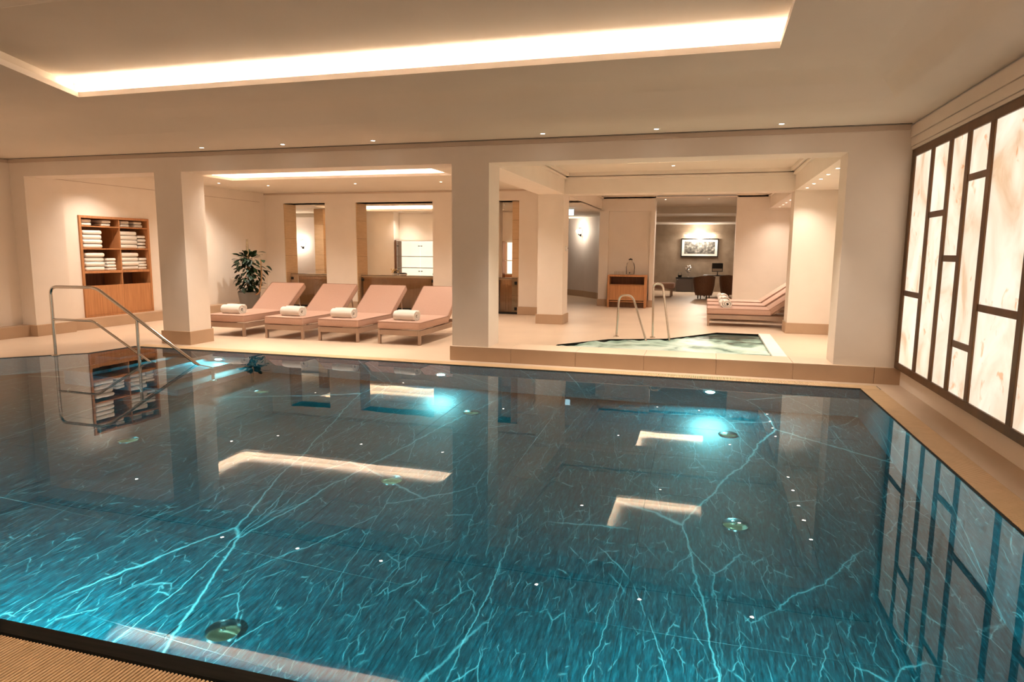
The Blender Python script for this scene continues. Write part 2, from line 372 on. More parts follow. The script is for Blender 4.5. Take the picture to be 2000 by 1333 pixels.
# ------------------------------------------------------------------ walls
def wall(name, boxes, m_='plaster', label=None, parent=None):
    b = B()
    for q in boxes: b.box(*q)
    return struct(name, b, m_, label, parent)
wl = wall('wall_left', [(-11.5, -11.1, -2.5, 9.72, 0, 3.3), (-11.5, -11.1, 11.33, 15.7, 0, 3.3), (-11.5, -11.1, 9.72, 11.33, 2.085, 3.3), (-11.5, -11.1, 9.72, 11.33, 0, .19),
      (-11.7, -11.56, 9.6, 11.45, 0, 2.3), (-11.1, -10.80, 8.53, 9.2, 0, ZB)], label='cream plaster wall on the left with a pilaster and a niche')
B().box(-11.101, -11.096, 9.2, 15.0, 2.686, 2.692).build('groove', 'frame_taupe', wl)
wall('wall_right', [(2.21, 2.45, -2.5, 8.53, 0, .197), (2.24, 2.45, -2.5, 8.53, .197, 3.3), (2.3, 2.45, 8.5, 26.9, 0, 3.3)], label='plaster wall on the right behind the onyx panels')
wall('wall_rear', [(-11.5, 2.4, -1.4, -1.2, 0, 3.3)], label='plain plaster wall at the near end of the pool hall')
fb = B()
for x, z0, z1 in ((2.135, ZB, 2.675), (2.125, 2.68, 2.77), (2.112, 2.775, 2.90)): fb.box(x, 2.3, -2.5, 8.53, z0, z1)
fb.box(2.145, 2.3, -2.5, 8.53, 2.644, 3.0)
struct('trim_1', fb, 'plaster', 'stepped plaster fascia above the onyx panels')
# beam along the pool and its crown
wall('beam_1', [(-11.1, 2.3, 8.53, 8.98, ZB, 3.3)], label='long plaster beam across the room between pool and lounge')
struct('trim_2', B().box(-11.1, 2.1, 8.495, 8.53, 2.862, 2.915), 'moulding', 'slim crown moulding toned tan like its shadow at the top of the long beam')
struct('trim_3', B().box(-11.1, 2.1, 8.445, 8.455, ZC-.004, ZC+.01), 'dark_metal', 'thin dark slot in the ceiling in front of the long beam')
B().box(-11.1, -11.07, -2.5, 8.5, 2.862, 2.915).build('crown', 'moulding', wl)
def column(name, x0, x1, y0, y1, z0, z1, label, base=.2, bz=0):
    o = struct(name, B().box(x0, x1, y0, y1, z0, z1), 'plaster', label)
    if base: B().box(x0-.025, x1+.025, y0-.025, y1+.025, bz, bz+base).build('column_base', 'baseboard_stone', o, bevel=.004)
    return o
column('column_1', -8.177, -7.677, 8.53, 9.0, 0, ZB, 'square plaster column left of the four loungers', .21)
column('column_2', -3.306, -2.784, 8.527, 8.984, .19, ZB, 'square plaster column in the middle of the pool edge', 0)
column('column_3', 1.50, 2.3, 8.527, 8.984, .19, ZB, 'wide plaster pier beside the onyx panels', 0)
column('column_4', -3.33, -2.8, 13.45, 13.97, 0, ZB, 'square plaster column at the back corner of the whirlpool bay', .2)
column('column_5', 1.52, 2.3, 13.45, 13.97, 0, ZB, 'plaster pier at the right back corner of the whirlpool bay', .2)
# ledge of facing slabs
lg = struct('ledge', B().box(-3.33, 2.3, 8.515, 9.0, 0, .19), 'stone_floor', 'low stone ledge between pool and whirlpool under the columns')
xs = [-3.335, -2.46, -1.58, -.70, .18, 1.06, 1.94, 2.3]
for a, c in zip(xs, xs[1:]):
    B().rbox(a+.0015, c-.0015, 8.50, 8.515, 0, .19, .003, 1).build('facing_slab', 'baseboard_stone', lg)
    B().rbox(a+.0015, c-.0015, 8.50, 9.0, .19, .198, .003, 1).build('top_slab', 'stone_floor', lg)
# beams of the bays
wall('beam_2', [(-3.33, -2.8, 8.98, 13.5, ZB, 3.3)], label='plaster beam on the left of the whirlpool bay')
wall('beam_3', [(1.52, 2.3, 8.98, 13.5, ZB, 3.3)], label='low soffit with a row of small lights right of the whirlpool')
wall('beam_4', [(-3.33, 2.3, 13.5, 13.97, ZB, 3.3)], label='plaster beam across the back of the whirlpool bay')
wall('beam_5', [(-3.33, -2.8, 13.97, 19.0, ZB, 3.3)], label='plaster beam on the left of the bay with three loungers')
wall('beam_6', [(1.52, 2.3, 13.97, 19.0, ZB, 3.3)], label='low soffit with small lights above the heads of the three loungers')
def bay_trim(n, y0, y1, label):
    b = B()
    for (a, c, d, e) in ((-2.8, 1.52, y1-.05, y1), (-2.8, 1.52, y0, y0+.05), (-2.8, -2.75, y0, y1), (1.47, 1.52, y0, y1)):
        b.box(a, c, d, e, ZC+.01, ZC+.05)
    for (a, c, d, e) in ((-2.8, 1.52, y1-.10, y1), (-2.8, 1.52, y0, y0+.10), (-2.8, -2.70, y0, y1), (1.42, 1.52, y0, y1)):
        b.box(a, c, d, e, ZC+.07, ZC+.13)
    struct('trim_%d' % n, b, 'plaster', label)
bay_trim(4, 8.98, 13.5, 'stepped plaster cornice around the whirlpool bay ceiling'); bay_trim(5, 13.97, 18.6, 'stepped plaster cornice around the rear bay ceiling')
# rear bay wall with two shallow niches
wall('wall_back', [(-2.85, -2.6, 18.55, 19.0, 0, 3.05), (-1.47, -1.36, 18.55, 19.0, 0, 3.05), (-2.6, -1.47, 18.55, 19, 2.60, 3.05), (-2.6, -1.47, 18.66, 19, 0, 2.6),
     (.72, .83, 18.55, 19, 0, 3.05), (2.03, 2.3, 18.55, 19, 0, 3.05), (.83, 2.03, 18.55, 19, 2.59, 3.05), (.83, 2.03, 18.62, 19, 0, 2.59)],
     label='plaster wall with two shallow niches beside the taupe back room')
wall('wall_backroom', [(-2.4, 2.4, 26.8, 26.95, 0, 3), (-2.45, -2.25, 18.95, 26.9, 0, 3)], 'taupe_plaster', 'taupe textured wall behind the framed picture')
wall('beam_7', [(-2.3, 2.35, 22.5, 24.6, 2.74, 3.1), (-2.3, 2.35, 24.6, 26.85, 2.56, 3.1)], 'ceiling_paint', 'stepped lowered ceiling in the taupe back room')
# lounge rear wall: pillars, bulkhead
PY0, PY1 = 15.2, 15.72
wall('wall_lounge', [(-11.2, -10.54, PY0, PY1, 0, 2.66), (-9.33, -8.46, PY0, PY1, 0, 2.66), (-6.39, -4.78, PY0, PY1, 0, 2.66), (-4.22, -3.76, PY0, PY1, 0, 2.66), (-11.2, -3.33, PY0, PY1, 2.66, 3.0)],
     label='plaster wall with three openings behind the four loungers')
wall('trim_6', [(-11.1, -3.33, PY0-.03, PY0, 2.875, 2.915)], 'moulding', 'slim moulding along the top of the wall behind the loungers')
wall('wall_reception', [(-13.6, -4.2, 19.5, 19.65, 0, 2.7)], label='warm lit reception room wall behind the openings'); wall('wall_reception_left', [(-13.7, -13.5, 15.7, 19.6, 0, 2.7)], label='left side wall of the reception'); wall('wall_reception_right', [(-4.22, -4.1, PY1, 19.6, 0, 2.7)], label='right side wall of the reception'); wall('wall_reception_pier', [(-10.0, -9.33, 19.1, 19.5, 0, 2.66)], label='plaster pier beside the backlit display cabinet')
wall('wall_nook', [(-13.5, -12.2, 19.35, 19.5, 0, 2.53)], 'lavender_plaster', 'pale grey wall with sconces seen through the left opening')
# curved corridor wall
pts = [(-2.62, 19.4), (-2.75, 19.95), (-2.95, 20.45), (-3.3, 21.2), (-3.86, 22.05), (-4.58, 22.87), (-5.6, 23.7), (-7, 24.5), (-8.5, 25)]
inn = [(x-.1, y-.05) for x, y in pts]
cv = B().prism([*pts, *[(x+.12, y+.1) for x, y in reversed(pts)]], 0, 2.65)
cw = struct('wall_corridor', cv, 'lavender_plaster', 'curved pale lavender corridor wall with a sconce')
B().prism([*[(x-.02, y-.02) for x, y in pts], *[(x+.02, y+.02) for x, y in reversed(pts)]], 0, .2).build('skirting', 'baseboard_stone', cw)
# baseboards
def base(n, boxes, label):
    b = B()
    for q in boxes: b.box(*q)
    struct('baseboard_%s' % n, b, 'baseboard_stone', label, bevel=.004)
base('left', [(-11.1, -10.9, -2.5, 8.5, 0, .19), (-11.1, -10.75, 8.5, 9.23, 0, .19), (-11.1, -10.87, 9.23, 15.2, 0, .19)], 'tan stone baseboard along the left wall')
base('lounge', [(-10.85, -10.52, PY0-.03, PY0, 0, .19), (-9.35, -8.44, PY0-.03, PY0, 0, .19), (-6.41, -4.76, PY0-.03, PY0, 0, .19), (-4.24, -3.74, PY0-.03, PY0, 0, .19)], 'tan stone baseboard under the wall behind the loungers')
base('back', [(-2.87, -2.58, 18.52, 18.55, 0, .19), (-1.49, -1.34, 18.52, 18.55, 0, .19), (.70, .85, 18.52, 18.55, 0, .19), (.85, 2.03, 18.59, 18.62, 0, .19), (2.27, 2.3, 9.0, 13.4, 0, .19), (2.27, 2.3, 14, 18.5, 0, .19)], 'tan stone baseboard of the rear bay')
# oak jambs
def jamb(n, x0, x1, y0, y1, label):
    b = struct('door_jamb_%d' % n if False else 'trim_%d' % n, B().box(x0+.004, x1-.004, y0+.004, y1-.004, 0, 2.655), 'oak_dark', label)
    for k in range(6): B().rbox(x0, x1, y0, y1, k*.443+.002, k*.443+.441, .003, 1).build('panel', 'oak_pale', b)
jamb(7, -10.54, -10.52, PY0+.01, PY1, 'pale oak panelled jamb of the left reception opening')
jamb(8, -8.46, -8.44, PY0+.01, PY1, 'pale oak panelled jamb of the middle reception opening')
jamb(9, -4.40, -4.22, PY0+.06, PY1-.1, 'pale oak panelled jamb of the right reception opening')
jamb(10, -11.05, -10.75, 17.4, 17.8, 'pale oak post standing inside the left reception opening')

# ------------------------------------------------------------------ onyx wall panels
XP = 2.146
mull = [8.42, 7.82, 7.292, 6.83, 6.335, 5.503, 5.02, 4.50, 3.98, 3.12, 2.60, 2.08, 1.55, .70, .16, -.4]   # 0 = inner frame edge, last = near end
rails = [[1.067], [1.896], [1.463], [2.16, .713], [1.07], [1.75], [1.2], [2.0, .7], [1.1], [1.6], [.9], [1.9], [1.2], [2.0], [1.0]]
op = thing('onyx_light_wall', (XP, 4.0, .197), 'tall backlit onyx panels in a bronze lattice frame beside the pool', 'light wall')
def bar(x0, x1, y0, y1, z0, z1, name='frame_bar'):
    return B().box(x0, x1, y0, y1, z0, z1).build(name, 'bronze', op, world=True, bevel=.004)
bar(XP, XP+.09, mull[-1]-.1, 8.53, .197, .275, 'frame_bottom'); bar(XP, XP+.09, mull[-1]-.1, 8.53, 2.56, ZB, 'frame_top')
bar(XP, XP+.09, 8.42, 8.53, .275, 2.56, 'frame_end'); bar(XP, XP+.09, mull[-1]-.1, mull[-1], .275, 2.56, 'frame_end')
for k, y in enumerate(mull[1:-1]): bar(XP, XP+.085, y-.043, y+.043, .275, 2.56, 'mullion')
for k, rr in enumerate(rails):
    ya = mull[k]-(0 if k == 0 else .043); yb = mull[k+1]+(0 if k == len(rails)-1 else .043)
    zs = [.275] + sorted(rr) + [2.56]
    for q, z in enumerate(sorted(rr)): bar(XP+.006, XP+.085, yb, ya, z-.03, z+.03, 'crossbar')
    for q in range(len(zs)-1):
        z0 = zs[q]+(0 if q == 0 else .03); z1 = zs[q+1]-(0 if q == len(zs)-2 else .03)
        B().box(XP+.016, XP+.04, yb, ya, z0, z1).build('onyx_pane', 'onyx', op, world=True)

# ------------------------------------------------------------------ overflow grates
def grate(loc, label): return thing('overflow_grate', loc, label, 'grate', 'drain grates round the pool')
g = grate((-2, 1.62, 0), 'ribbed tan drain grate along the near edge of the pool')
bb = B().rbox(-.0045, .0045, -.165, .155, -.03, .004, .002, 1); bme = bb.mesh('bar'); bme.materials.append(MATS['grate'])
PIT = .0165; rest = B()
for k in range(-470, 240):
    x = -2+k*PIT
    if -2.95 < x < -1.15:
        o = bpy.data.objects.new('bar', bme); COL.objects.link(o); o.parent = g; o.location = (x+2, 0, 0)
    elif x > -9.95 and x < 1.94: rest.box(x-.0045, x+.0045, 1.455, 1.775, -.03, .004)
tag(rest.build('bars', 'grate', g, world=True), kind='stuff')
B().box(-9.95, 1.94, 1.53, 1.55, -.05, -.028).build('rail', 'grate', g, world=True); B().box(-9.95, 1.94, 1.69, 1.71, -.05, -.028).build('rail', 'grate', g, world=True)
g = grate((1.835, 4.8, 0), 'ribbed tan drain grate along the pool edge below the onyx panels'); rest = B()
for k in range(int((8.13-1.79)/PIT)): rest.box(1.733, 1.94, 1.795+k*PIT, 1.795+k*PIT+.010, -.03, .004)
tag(rest.build('bars', 'grate', g, world=True), kind='stuff'); B().box(1.82, 1.86, 1.79, 8.13, -.05, -.028).build('rail', 'grate', g, world=True)
g = grate((-3.2, 8.25, 0), 'ribbed tan drain grate along the far edge of the pool'); rest = B()
for k in range(int((1.94+8.36)/PIT)): rest.box(-8.36+k*PIT, -8.36+k*PIT+.010, 8.145, 8.355, -.03, .004)
tag(rest.build('bars', 'grate', g, world=True), kind='stuff'); B().box(-8.36, 1.94, 8.23, 8.27, -.05, -.028).build('rail', 'grate', g, world=True)

# ------------------------------------------------------------------ lights in the place and added downlights
def spot(name, loc, power, col, size, blend, par=None, rot=(0, 0, 0), rad=.03):
    l = bpy.data.lights.new(name, 'SPOT'); l.energy = power; l.color = col; l.spot_size = math.radians(size); l.spot_blend = blend; l.shadow_soft_size = rad
    o = bpy.data.objects.new(name, l); COL.objects.link(o); o.location = loc; o.rotation_euler = rot
    if par: o.parent = par
    return o
def point(name, loc, power, col, rad, par=None):
    l = bpy.data.lights.new(name, 'POINT'); l.energy = power; l.color = col; l.shadow_soft_size = rad
    o = bpy.data.objects.new(name, l); COL.objects.link(o); o.location = loc
    if par: o.parent = par
    return o
dl_ring = B().lathe([(.026, .004), (.03, -.004), (.042, -.003), (.043, .004)], 20, cap=False).mesh('trim_ring', smooth=True); dl_ring.materials.append(MATS['white_paint'])
dl_lens = B().lathe([(.0005, -.001), (.026, -.001), (.026, .003), (.0005, .003)], 16, cap=False).mesh('lens'); dl_lens.materials.append(MATS['lens'])
def downlight(x, y, z, label, group, power=22, size=125, col=(1, .87, .73), s=1.0):
    r_ = thing('downlight', (x, y, z), label, 'downlight', group)
    for nm, me in (('trim_ring', dl_ring), ('lens', dl_lens)):
        o = bpy.data.objects.new(nm, me); COL.objects.link(o); o.parent = r_; o.scale = (s, s, s)
    spot('downlight_beam', (0, 0, -.012), power*DOWN, col, size, 1.0, r_)
    return r_
ORD = ['first', 'second', 'third', 'fourth', 'fifth', 'sixth', 'seventh']
for k, x in enumerate((-6.97, -5.64, -4.27, -1.98, -.62, .74)):
    downlight(x, 8.17, ZC, ORD[k]+' downlight from the left along the pool ceiling edge', 'downlights along the pool ceiling', 26, 72)
for k, x in enumerate((-8.4, -6.97, -5.64, -4.27, -1.98, -.62, .74)):  # row added behind the camera to lift the hall's light
    downlight(x, -.8, ZC, ORD[k]+' added downlight from the left, unseen at the near end of the pool hall', 'added downlights along the near pool ceiling', 24, 110)
for k, y in enumerate((6.6, 5.0, 3.4, 1.8, .2)):  # out-of-view row added for more light in the hall
    downlight(-10.6, y, ZC, ORD[k]+' added downlight from the beam, unseen along the left wall of the pool hall', 'added downlights along the left pool ceiling', 16, 90)
for k, y in enumerate((12.96, 12.22, 11.49, 10.85, 10.1)):
    downlight(1.66, y, ZB, ORD[k]+' downlight from the back in the soffit right of the whirlpool', 'downlights right of the whirlpool', 7)
for k, y in enumerate((18.06, 17.31, 16.63, 15.85)):
    downlight(1.71, y, ZB, ORD[k]+' downlight from the back in the soffit above the three loungers', 'downlights above the three loungers', 6)
for k, (x, y, t) in enumerate(((-.64, 12.69, 'behind'), (-1.95, 11.45, 'left of'), (-.64, 9.8, 'in front of'), (.75, 11.45, 'right of'))):
    downlight(x, y, ZBAY, 'downlight %s the lit square recess over the whirlpool' % t, 'downlights over the whirlpool', 10)
for k, (x, y, t) in enumerate(((-1.9, 16.3, 'left of'), (.75, 16.3, 'right of'), (-.64, 14.8, 'in front of'))):
    downlight(x, y, ZBAY, 'downlight %s the square recess in the rear bay' % t, 'downlights of the rear bay', 13)
for x, t in ((-1.15, 'left'), (.01, 'right')): downlight(x, 19.3, 2.95, t+' one of two downlights just inside the taupe back room', 'downlights of the back room', 10)
for x, t in ((-1.1, 'left'), (.3, 'right')): downlight(x, 26.0, 2.56, t+' one of two downlights close to the framed picture', 'downlights of the back room', 6)
downlight(-10.35, 12.6, ZC, 'single downlight at the left end of the lit lounge recess', 'downlights of the lounge', 17)
for x, y, t in ((-10.35, 9.9, 'near the towel cabinet'), (-9.6, 13.3, 'added above the potted plant corner'), (-7.4, 13.3, 'added behind the second and third loungers'), (-5.4, 13.3, 'added behind the lounger at the middle column'), (-4.1, 12.2, 'close to the beam of the whirlpool bay')):
    downlight(x, y, ZC, 'downlight '+t, 'downlights of the lounge', 17)  # the three at the back added to light the counter fronts
for k, (x, y) in enumerate(((-11.0, 16.2), (-10.8, 16.8), (-9.0, 18.95), (-7.6, 18.95), (-5.0, 16.6))):
    downlight(x, y, 2.66, ORD[k]+' reception ceiling downlight counted from the left', 'downlights of the reception', 6)
for k, x in enumerate((-9.1, -7.4, -5.75, -4.1)):  # row added out of sight to brighten lounger feet and towels
    downlight(x, 9.55, ZC, ORD[k]+' added downlight from the left, unseen behind the long beam', 'added downlights behind the long beam', 13)
# underwater lamps
ul_ring = B().lathe([(.055, 0), (.055, .016), (.085, .012), (.09, 0)], 24, cap=False).mesh('ring', smooth=True); ul_ring.materials.append(MATS['silver'])
ul_lens = B().lathe([(.0005, .01), (.03, .014), (.056, .008)], 20, cap=False).mesh('lens', smooth=True); ul_lens.materials.append(MATS['pool_lens'])
def uw(x, y, z, facing, label, power=60):
    r_ = thing('underwater_lamp', (x, y, z), label, 'pool lamp', 'underwater lamps'); ang = PI/2 if facing < 0 else -PI/2
    for nm, me in (('ring', ul_ring), ('lens', ul_lens)):
        o = bpy.data.objects.new(nm, me); COL.objects.link(o); o.parent = r_; o.rotation_euler = (ang, 0, 0)
    # light points along -Z of the lamp: tilt it to shine across the pool
    spot('pool_beam', (0, facing*.03, 0), power*UNDER, (.46, .96, 1), 160, .35, r_, (facing*math.radians(72), 0, 0), .04)
uw(-6.75, 8.05, -.6, -1, 'glaring underwater lamp at the far pool wall by the steps', 28)
uw(-3.28, 8.05, -.6, -1, 'glaring underwater lamp below the middle column', 28)
uw(.12, 8.05, -.58, -1, 'brightest underwater lamp below the whirlpool ledge', 36)
uw(-3.28, 1.87, -.6, 1, 'underwater lamp in the near pool wall lighting the left foreground', 105)
uw(.12, 1.87, -.6, 1, 'underwater lamp in the near pool wall lighting the right foreground', 120)
uw(-6.75, 1.87, -.6, 1, 'underwater lamp in the near pool wall at the far left', 90)
# floor inlets
for i, x in enumerate((-5.3, -2.5, .3)):
    for j, y in enumerate((2.9, 5.0, 7.05)):
        r_ = thing('pool_inlet', (x, y, -1.3), '%s round pool inlet of the %s row on the pool floor' % (('left', 'middle', 'right')[i], ('nearest', 'middle', 'farthest')[j]), 'pool inlet', 'round inlets on the pool floor')
        B().lathe([(.0005, .03), (.07, .028), (.095, .018), (.1, 0)], 24, cap=False).build('disc', 'silver', r_, smooth=True)
        B().lathe([(.0005, .04), (.012, .04), (.014, .028)], 12, cap=False).build('screw', 'chrome', r_, smooth=True)
# sconces
def sconce(loc, rz, label, power=12):
    r_ = thing('wall_sconce', loc, label, 'sconce', 'wall sconces', rz)
    g_ = B(); g_.lathe([(.0005+.075*math.sin(PI*k/10), -.075*math.cos(PI*k/10)) for k in range(11)], 18, (0, -.10, 0), cap=False); g_.build('globe', 'globe', r_, smooth=True)
    B().tube([(.12*math.cos(2*PI*k/24), -.03, .12*math.sin(2*PI*k/24)) for k in range(24)], .007, 8, True).build('ring', 'dark_metal', r_, smooth=True)
    B().tube(fillet([(0, 0, -.13), (0, -.06, -.13), (0, -.1, -.1), (0, -.1, -.07)], .03), .012, 8).build('bracket', 'dark_metal', r_, smooth=True)
    B().rbox(-.035, .035, -.015, 0, -.17, -.09, .005, 1).build('wall_plate', 'dark_metal', r_)
    point('sconce_glow', (0, -.2, .0), power, (1, .87, .68), .06, r_)
sconce((-4.02, 22.15, 2.16), math.radians(-42), 'glowing globe sconce on the curved corridor wall', 6)
sconce((-12.72, 19.35, 1.68), 0, 'glowing globe sconce seen whole through the left reception opening', 3.5)
sconce((-13.2, 19.35, 1.70), 0, 'globe sconce half hidden by the left oak jamb', 3)

# ------------------------------------------------------------------ sun loungers
def make_lounger():
    r_ = thing('sun_lounger', (0, 0, 0), 'x', 'sun lounger', 'x')
    f = B(); f.box(-.37, -.325, .0, 2.0, .15, .235); f.box(.325, .37, .0, 2.0, .15, .235); f.box(-.325, .325, 0, .045, .15, .235); f.box(-.325, .325, 1.955, 2, .15, .235); f.box(-.325, .325, 1.16, 1.2, .17, .235)
    f.build('frame', 'frame_taupe', r_, bevel=.004)
    for x in (-.347, .347):
        for y in (.025, 1.93): B().box(x-.022, x+.022, y-.022, y+.022, 0, .152).build('leg', 'frame_taupe', r_, bevel=.004)
    m_ = B().rbox(-.372, .372, -.01, 1.235, .245, .372, .028, 3).build('mattress', 'fabric', r_, smooth=True)
    rect = lambda z: [(-.36, 0, z), (.36, 0, z), (.36, 1.225, z), (-.36, 1.225, z)]
    for z in (.258, .36):
        e = .371; B().tube([(-e+.012, -.008, z), (e-.012, -.008, z), (e, .004, z), (e, 1.22, z), (e-.012, 1.233, z), (-e+.012, 1.233, z), (-e, 1.22, z), (-e, .004, z)], .0045, 6, True).build('piping', 'fabric_seam', m_)
    b = B().rbox(-.372, .372, 0, .84, 0, .115, .028, 3); p = B().tube([(-.36, 0, .105), (.36, 0, .105), (.371, .012, .105), (.371, .828, .105), (.36, .839, .105), (-.36, .839, .105), (-.371, .828, .105), (-.371, .012, .105)], .0045, 6, True)
    s2 = B().box(-.34, -.31, .05, .83, -.03, 0).box(.31, .34, .05, .83, -.03, 0).box(-.31, .31, .8, .83, -.03, 0)
    R = Matrix.Rotation(math.radians(36), 4, 'X')
    for q in (b, p, s2): q.v = [tuple((R @ Vector(v_)) + Vector((0, 1.225, .262))) for v_ in q.v]
    bk = b.build('backrest', 'fabric', r_, smooth=True); p.build('piping', 'fabric_seam', bk); s2.build('backrest_frame', 'frame_taupe', r_)
    for x in (-.325, .325): B().tube([(x, 1.70, .56), (x, 1.78, .235)], .011, 8).build('strut', 'frame_taupe', r_, smooth=True)
    return r_
lg0 = make_lounger()
first = True
LX = [-7.90, -6.75, -5.73, -4.64]
names = ['sun lounger nearest the potted plant with a rolled towel at its foot', 'second sun lounger from the potted plant in the poolside row', 'third sun lounger from the potted plant in the poolside row', 'sun lounger partly hidden by the middle column']
for k, x in enumerate(LX):
    o = lg0 if k == 0 else dup(lg0, (0, 0, 0)); o.location = (x, 9.62, 0); o['label'] = names[k]; o['group'] = 'four sun loungers facing the pool'
RY = [14.62, 15.72, 16.82]; rn = ['nearest of the three sun loungers behind the whirlpool', 'middle one of the three sun loungers behind the whirlpool', 'farthest of the three sun loungers behind the whirlpool']
for k, y in enumerate(RY):
    o = dup(lg0, (.08, y, 0), -PI/2, rn[k]); o['group'] = 'three sun loungers behind the whirlpool'
# rolled towels
def towel_roll():
    n = 64; ctr = []; N = 9
    for i in range(n):
        t = i/(n-1); a = -PI*.5+t*2*PI*2.4; r_ = .016+.056*t; ctr.append((1.25*r_*math.cos(a), r_*math.sin(a), r_*.9))
    b = B(); V = []
    prof = []
    for i, (y, z, _) in enumerate(ctr):
        d = Vector((y/1.25, z)).normalized(); prof.append((Vector((y, z))+d*.010, Vector((y, z))-d*.010))
    loop = [p[0] for p in prof] + [p[1] for p in reversed(prof)]; m_ = len(loop)
    for k in range(N):
        x = -.19+.38*k/(N-1); e = abs(k-(N-1)/2)/((N-1)/2)
        for i, p in enumerate(loop):
            z = (max(p.y*(1-.05*e), -.058) + .058)*1.3
            V.append((x + .006*noise.noise(Vector((p.x*30, p.y*30, k))), p.x*1.25+.004*noise.noise(Vector((x*12, p.y*20, 3))), z+.004*noise.noise(Vector((x*10, p.x*20, 8)))))
    b.add(V, [(k*m_+i, k*m_+(i+1) % m_, (k+1)*m_+(i+1) % m_, (k+1)*m_+i) for k in range(N-1) for i in range(m_)])
    for k in (0, N-1):
        for i in range(len(prof)-1): b.f.append((k*m_+i, k*m_+i+1, k*m_+m_-2-i, k*m_+m_-1-i))
    return b
tr_me = towel_roll().mesh('rolled_towel', smooth=True); tr_me.materials.append(MATS['towel']); smooth_angle(tr_me, .9)
def roll(loc, rz, label, group):
    o = bpy.data.objects.new('rolled_towel', tr_me); COL.objects.link(o); o.location = loc; o.rotation_euler = (0, 0, rz); tag(o, label, 'towel', group)
rl = ['the potted plant', None, None, None]
tn = ['rolled white towel on the lounger nearest the potted plant', 'rolled white towel on the second lounger from the plant', 'rolled white towel on the third lounger from the plant', 'rolled white towel on the lounger beside the middle column']
for k, x in enumerate(LX): roll((x-.03+.05*(k % 2), 9.62+.25, .373), random.uniform(-.08, .08), tn[k], 'rolled towels on the poolside loungers')
for k, y in enumerate(RY): roll((.08+.36, y, .373), PI/2+.1, ['nearest', 'middle', 'farthest'][k]+' rolled towel on the three loungers behind the whirlpool', 'rolled towels behind the whirlpool')

# ------------------------------------------------------------------ towel cabinet
cb = thing('towel_cabinet', (-11.3, 10.525, .19), 'built-in oak cabinet with open shelves of white towels', 'cabinet')
def cbx(name, mt, x0, x1, y0, y1, z0, z1, par=None, bev=.003): return B().box(x0, x1, y0, y1, z0, z1).build(name, mt, par or cb, world=True, bevel=bev)
CX0, CX1, CY0, CY1, CZ0, CZ1 = -11.56, -11.07, 9.72, 11.33, .19, 2.085
cbx('side_panel', 'oak', CX0, CX1, CY0, CY0+.045, CZ0, CZ1); cbx('side_panel', 'oak', CX0, CX1, CY1-.045, CY1, CZ0, CZ1)
cbx('top_panel', 'oak', CX0, CX1, CY0+.045, CY1-.045, CZ1-.045, CZ1); cbx('bottom_panel', 'oak', CX0, CX1, CY0+.045, CY1-.045, CZ0, CZ0+.03)
cbx('back_panel', 'oak_dark', CX0, CX0+.02, CY0+.045, CY1-.045, CZ0+.03, CZ1-.045)
cbx('divider', 'oak', CX0+.02, CX1-.02, 10.60, 10.625, CZ0+.03, CZ1-.045)
for z, t in ((1.90, .022), (1.48, .022), (1.056, .045)):
    cbx('shelf', 'oak', CX0+.02, CX1-.012, CY0+.045, 10.60, z-t, z); cbx('shelf', 'oak', CX0+.02, CX1-.012, 10.625, CY1-.045, z-t, z)
for a, c in ((CY0+.047, 10.611), (10.614, CY1-.047)):
    d = cbx('door', 'oak', CX1-.03, CX1-.006, a, c, CZ0+.035, .78)
    cbx('back_glass', 'back_glass', CX0+.02, CX0+.026, a+.02, (a+c)/2, 1.06, 1.86)
def towel_me(wd, th, dp):
    b = B().rbox(-dp/2, dp/2, -wd/2, wd/2, 0, th, th*.42, 3)
    b.v = [(x, y+.008*noise.noise(Vector((x*9, y*9, z*40))), z+(.010*noise.noise(Vector((x*6, y*7, wd)))+.004*(1-(2*y/wd)**2) if z > th*.6 else 0)) for x, y, z in b.v]
    m_ = b.mesh('folded_towel', smooth=True); m_.materials.append(MATS['towel']); return m_
tb, ts, tt = towel_me(.42, .076, .36), towel_me(.205, .052, .34), towel_me(.21, .055, .3)
def stack(y, z, me, n, th, desc, dy=0):
    for k in range(n):
        pos_ = {1: ['only'], 2: ['lower', 'upper'], 4: ['bottom', 'second lowest', 'third lowest', 'top']}[n][k]
        o = bpy.data.objects.new('folded_towel', me); COL.objects.link(o)
        o.location = (-11.29+random.uniform(-.012, .012), y+random.uniform(-.004, .004), z+k*th); o.rotation_euler = (0, 0, random.uniform(-.012, .012))
        tag(o, '%s white towel in %s' % (pos_, desc), 'towel', 'folded towels in the oak cabinet')
for k, y in enumerate((9.94, 10.37, 10.80, 11.13)): stack(y, 1.901, tt, 2, .064, 'the %s pile on the cabinet top shelf' % ['first', 'second', 'third', 'fourth'][k])
stack(10.03, 1.481, tb, 4, .087, 'the lone pile on the cabinet upper left shelf')
stack(10.846, 1.481, tb, 4, .087, 'the wide pile on the cabinet upper right shelf'); stack(11.172, 1.481, ts, 4, .070, 'the narrow pile on the cabinet upper right shelf')
stack(10.04, 1.057, tb, 4, .087, 'the wide pile on the cabinet lower left shelf'); stack(10.42, 1.057, ts, 4, .061, 'the narrow pile on the cabinet lower left shelf')
stack(10.846, 1.057, tb, 4, .087, 'the wide pile on the cabinet lower right shelf'); stack(11.172, 1.057, ts, 4, .061, 'the narrow pile on the cabinet lower right shelf')

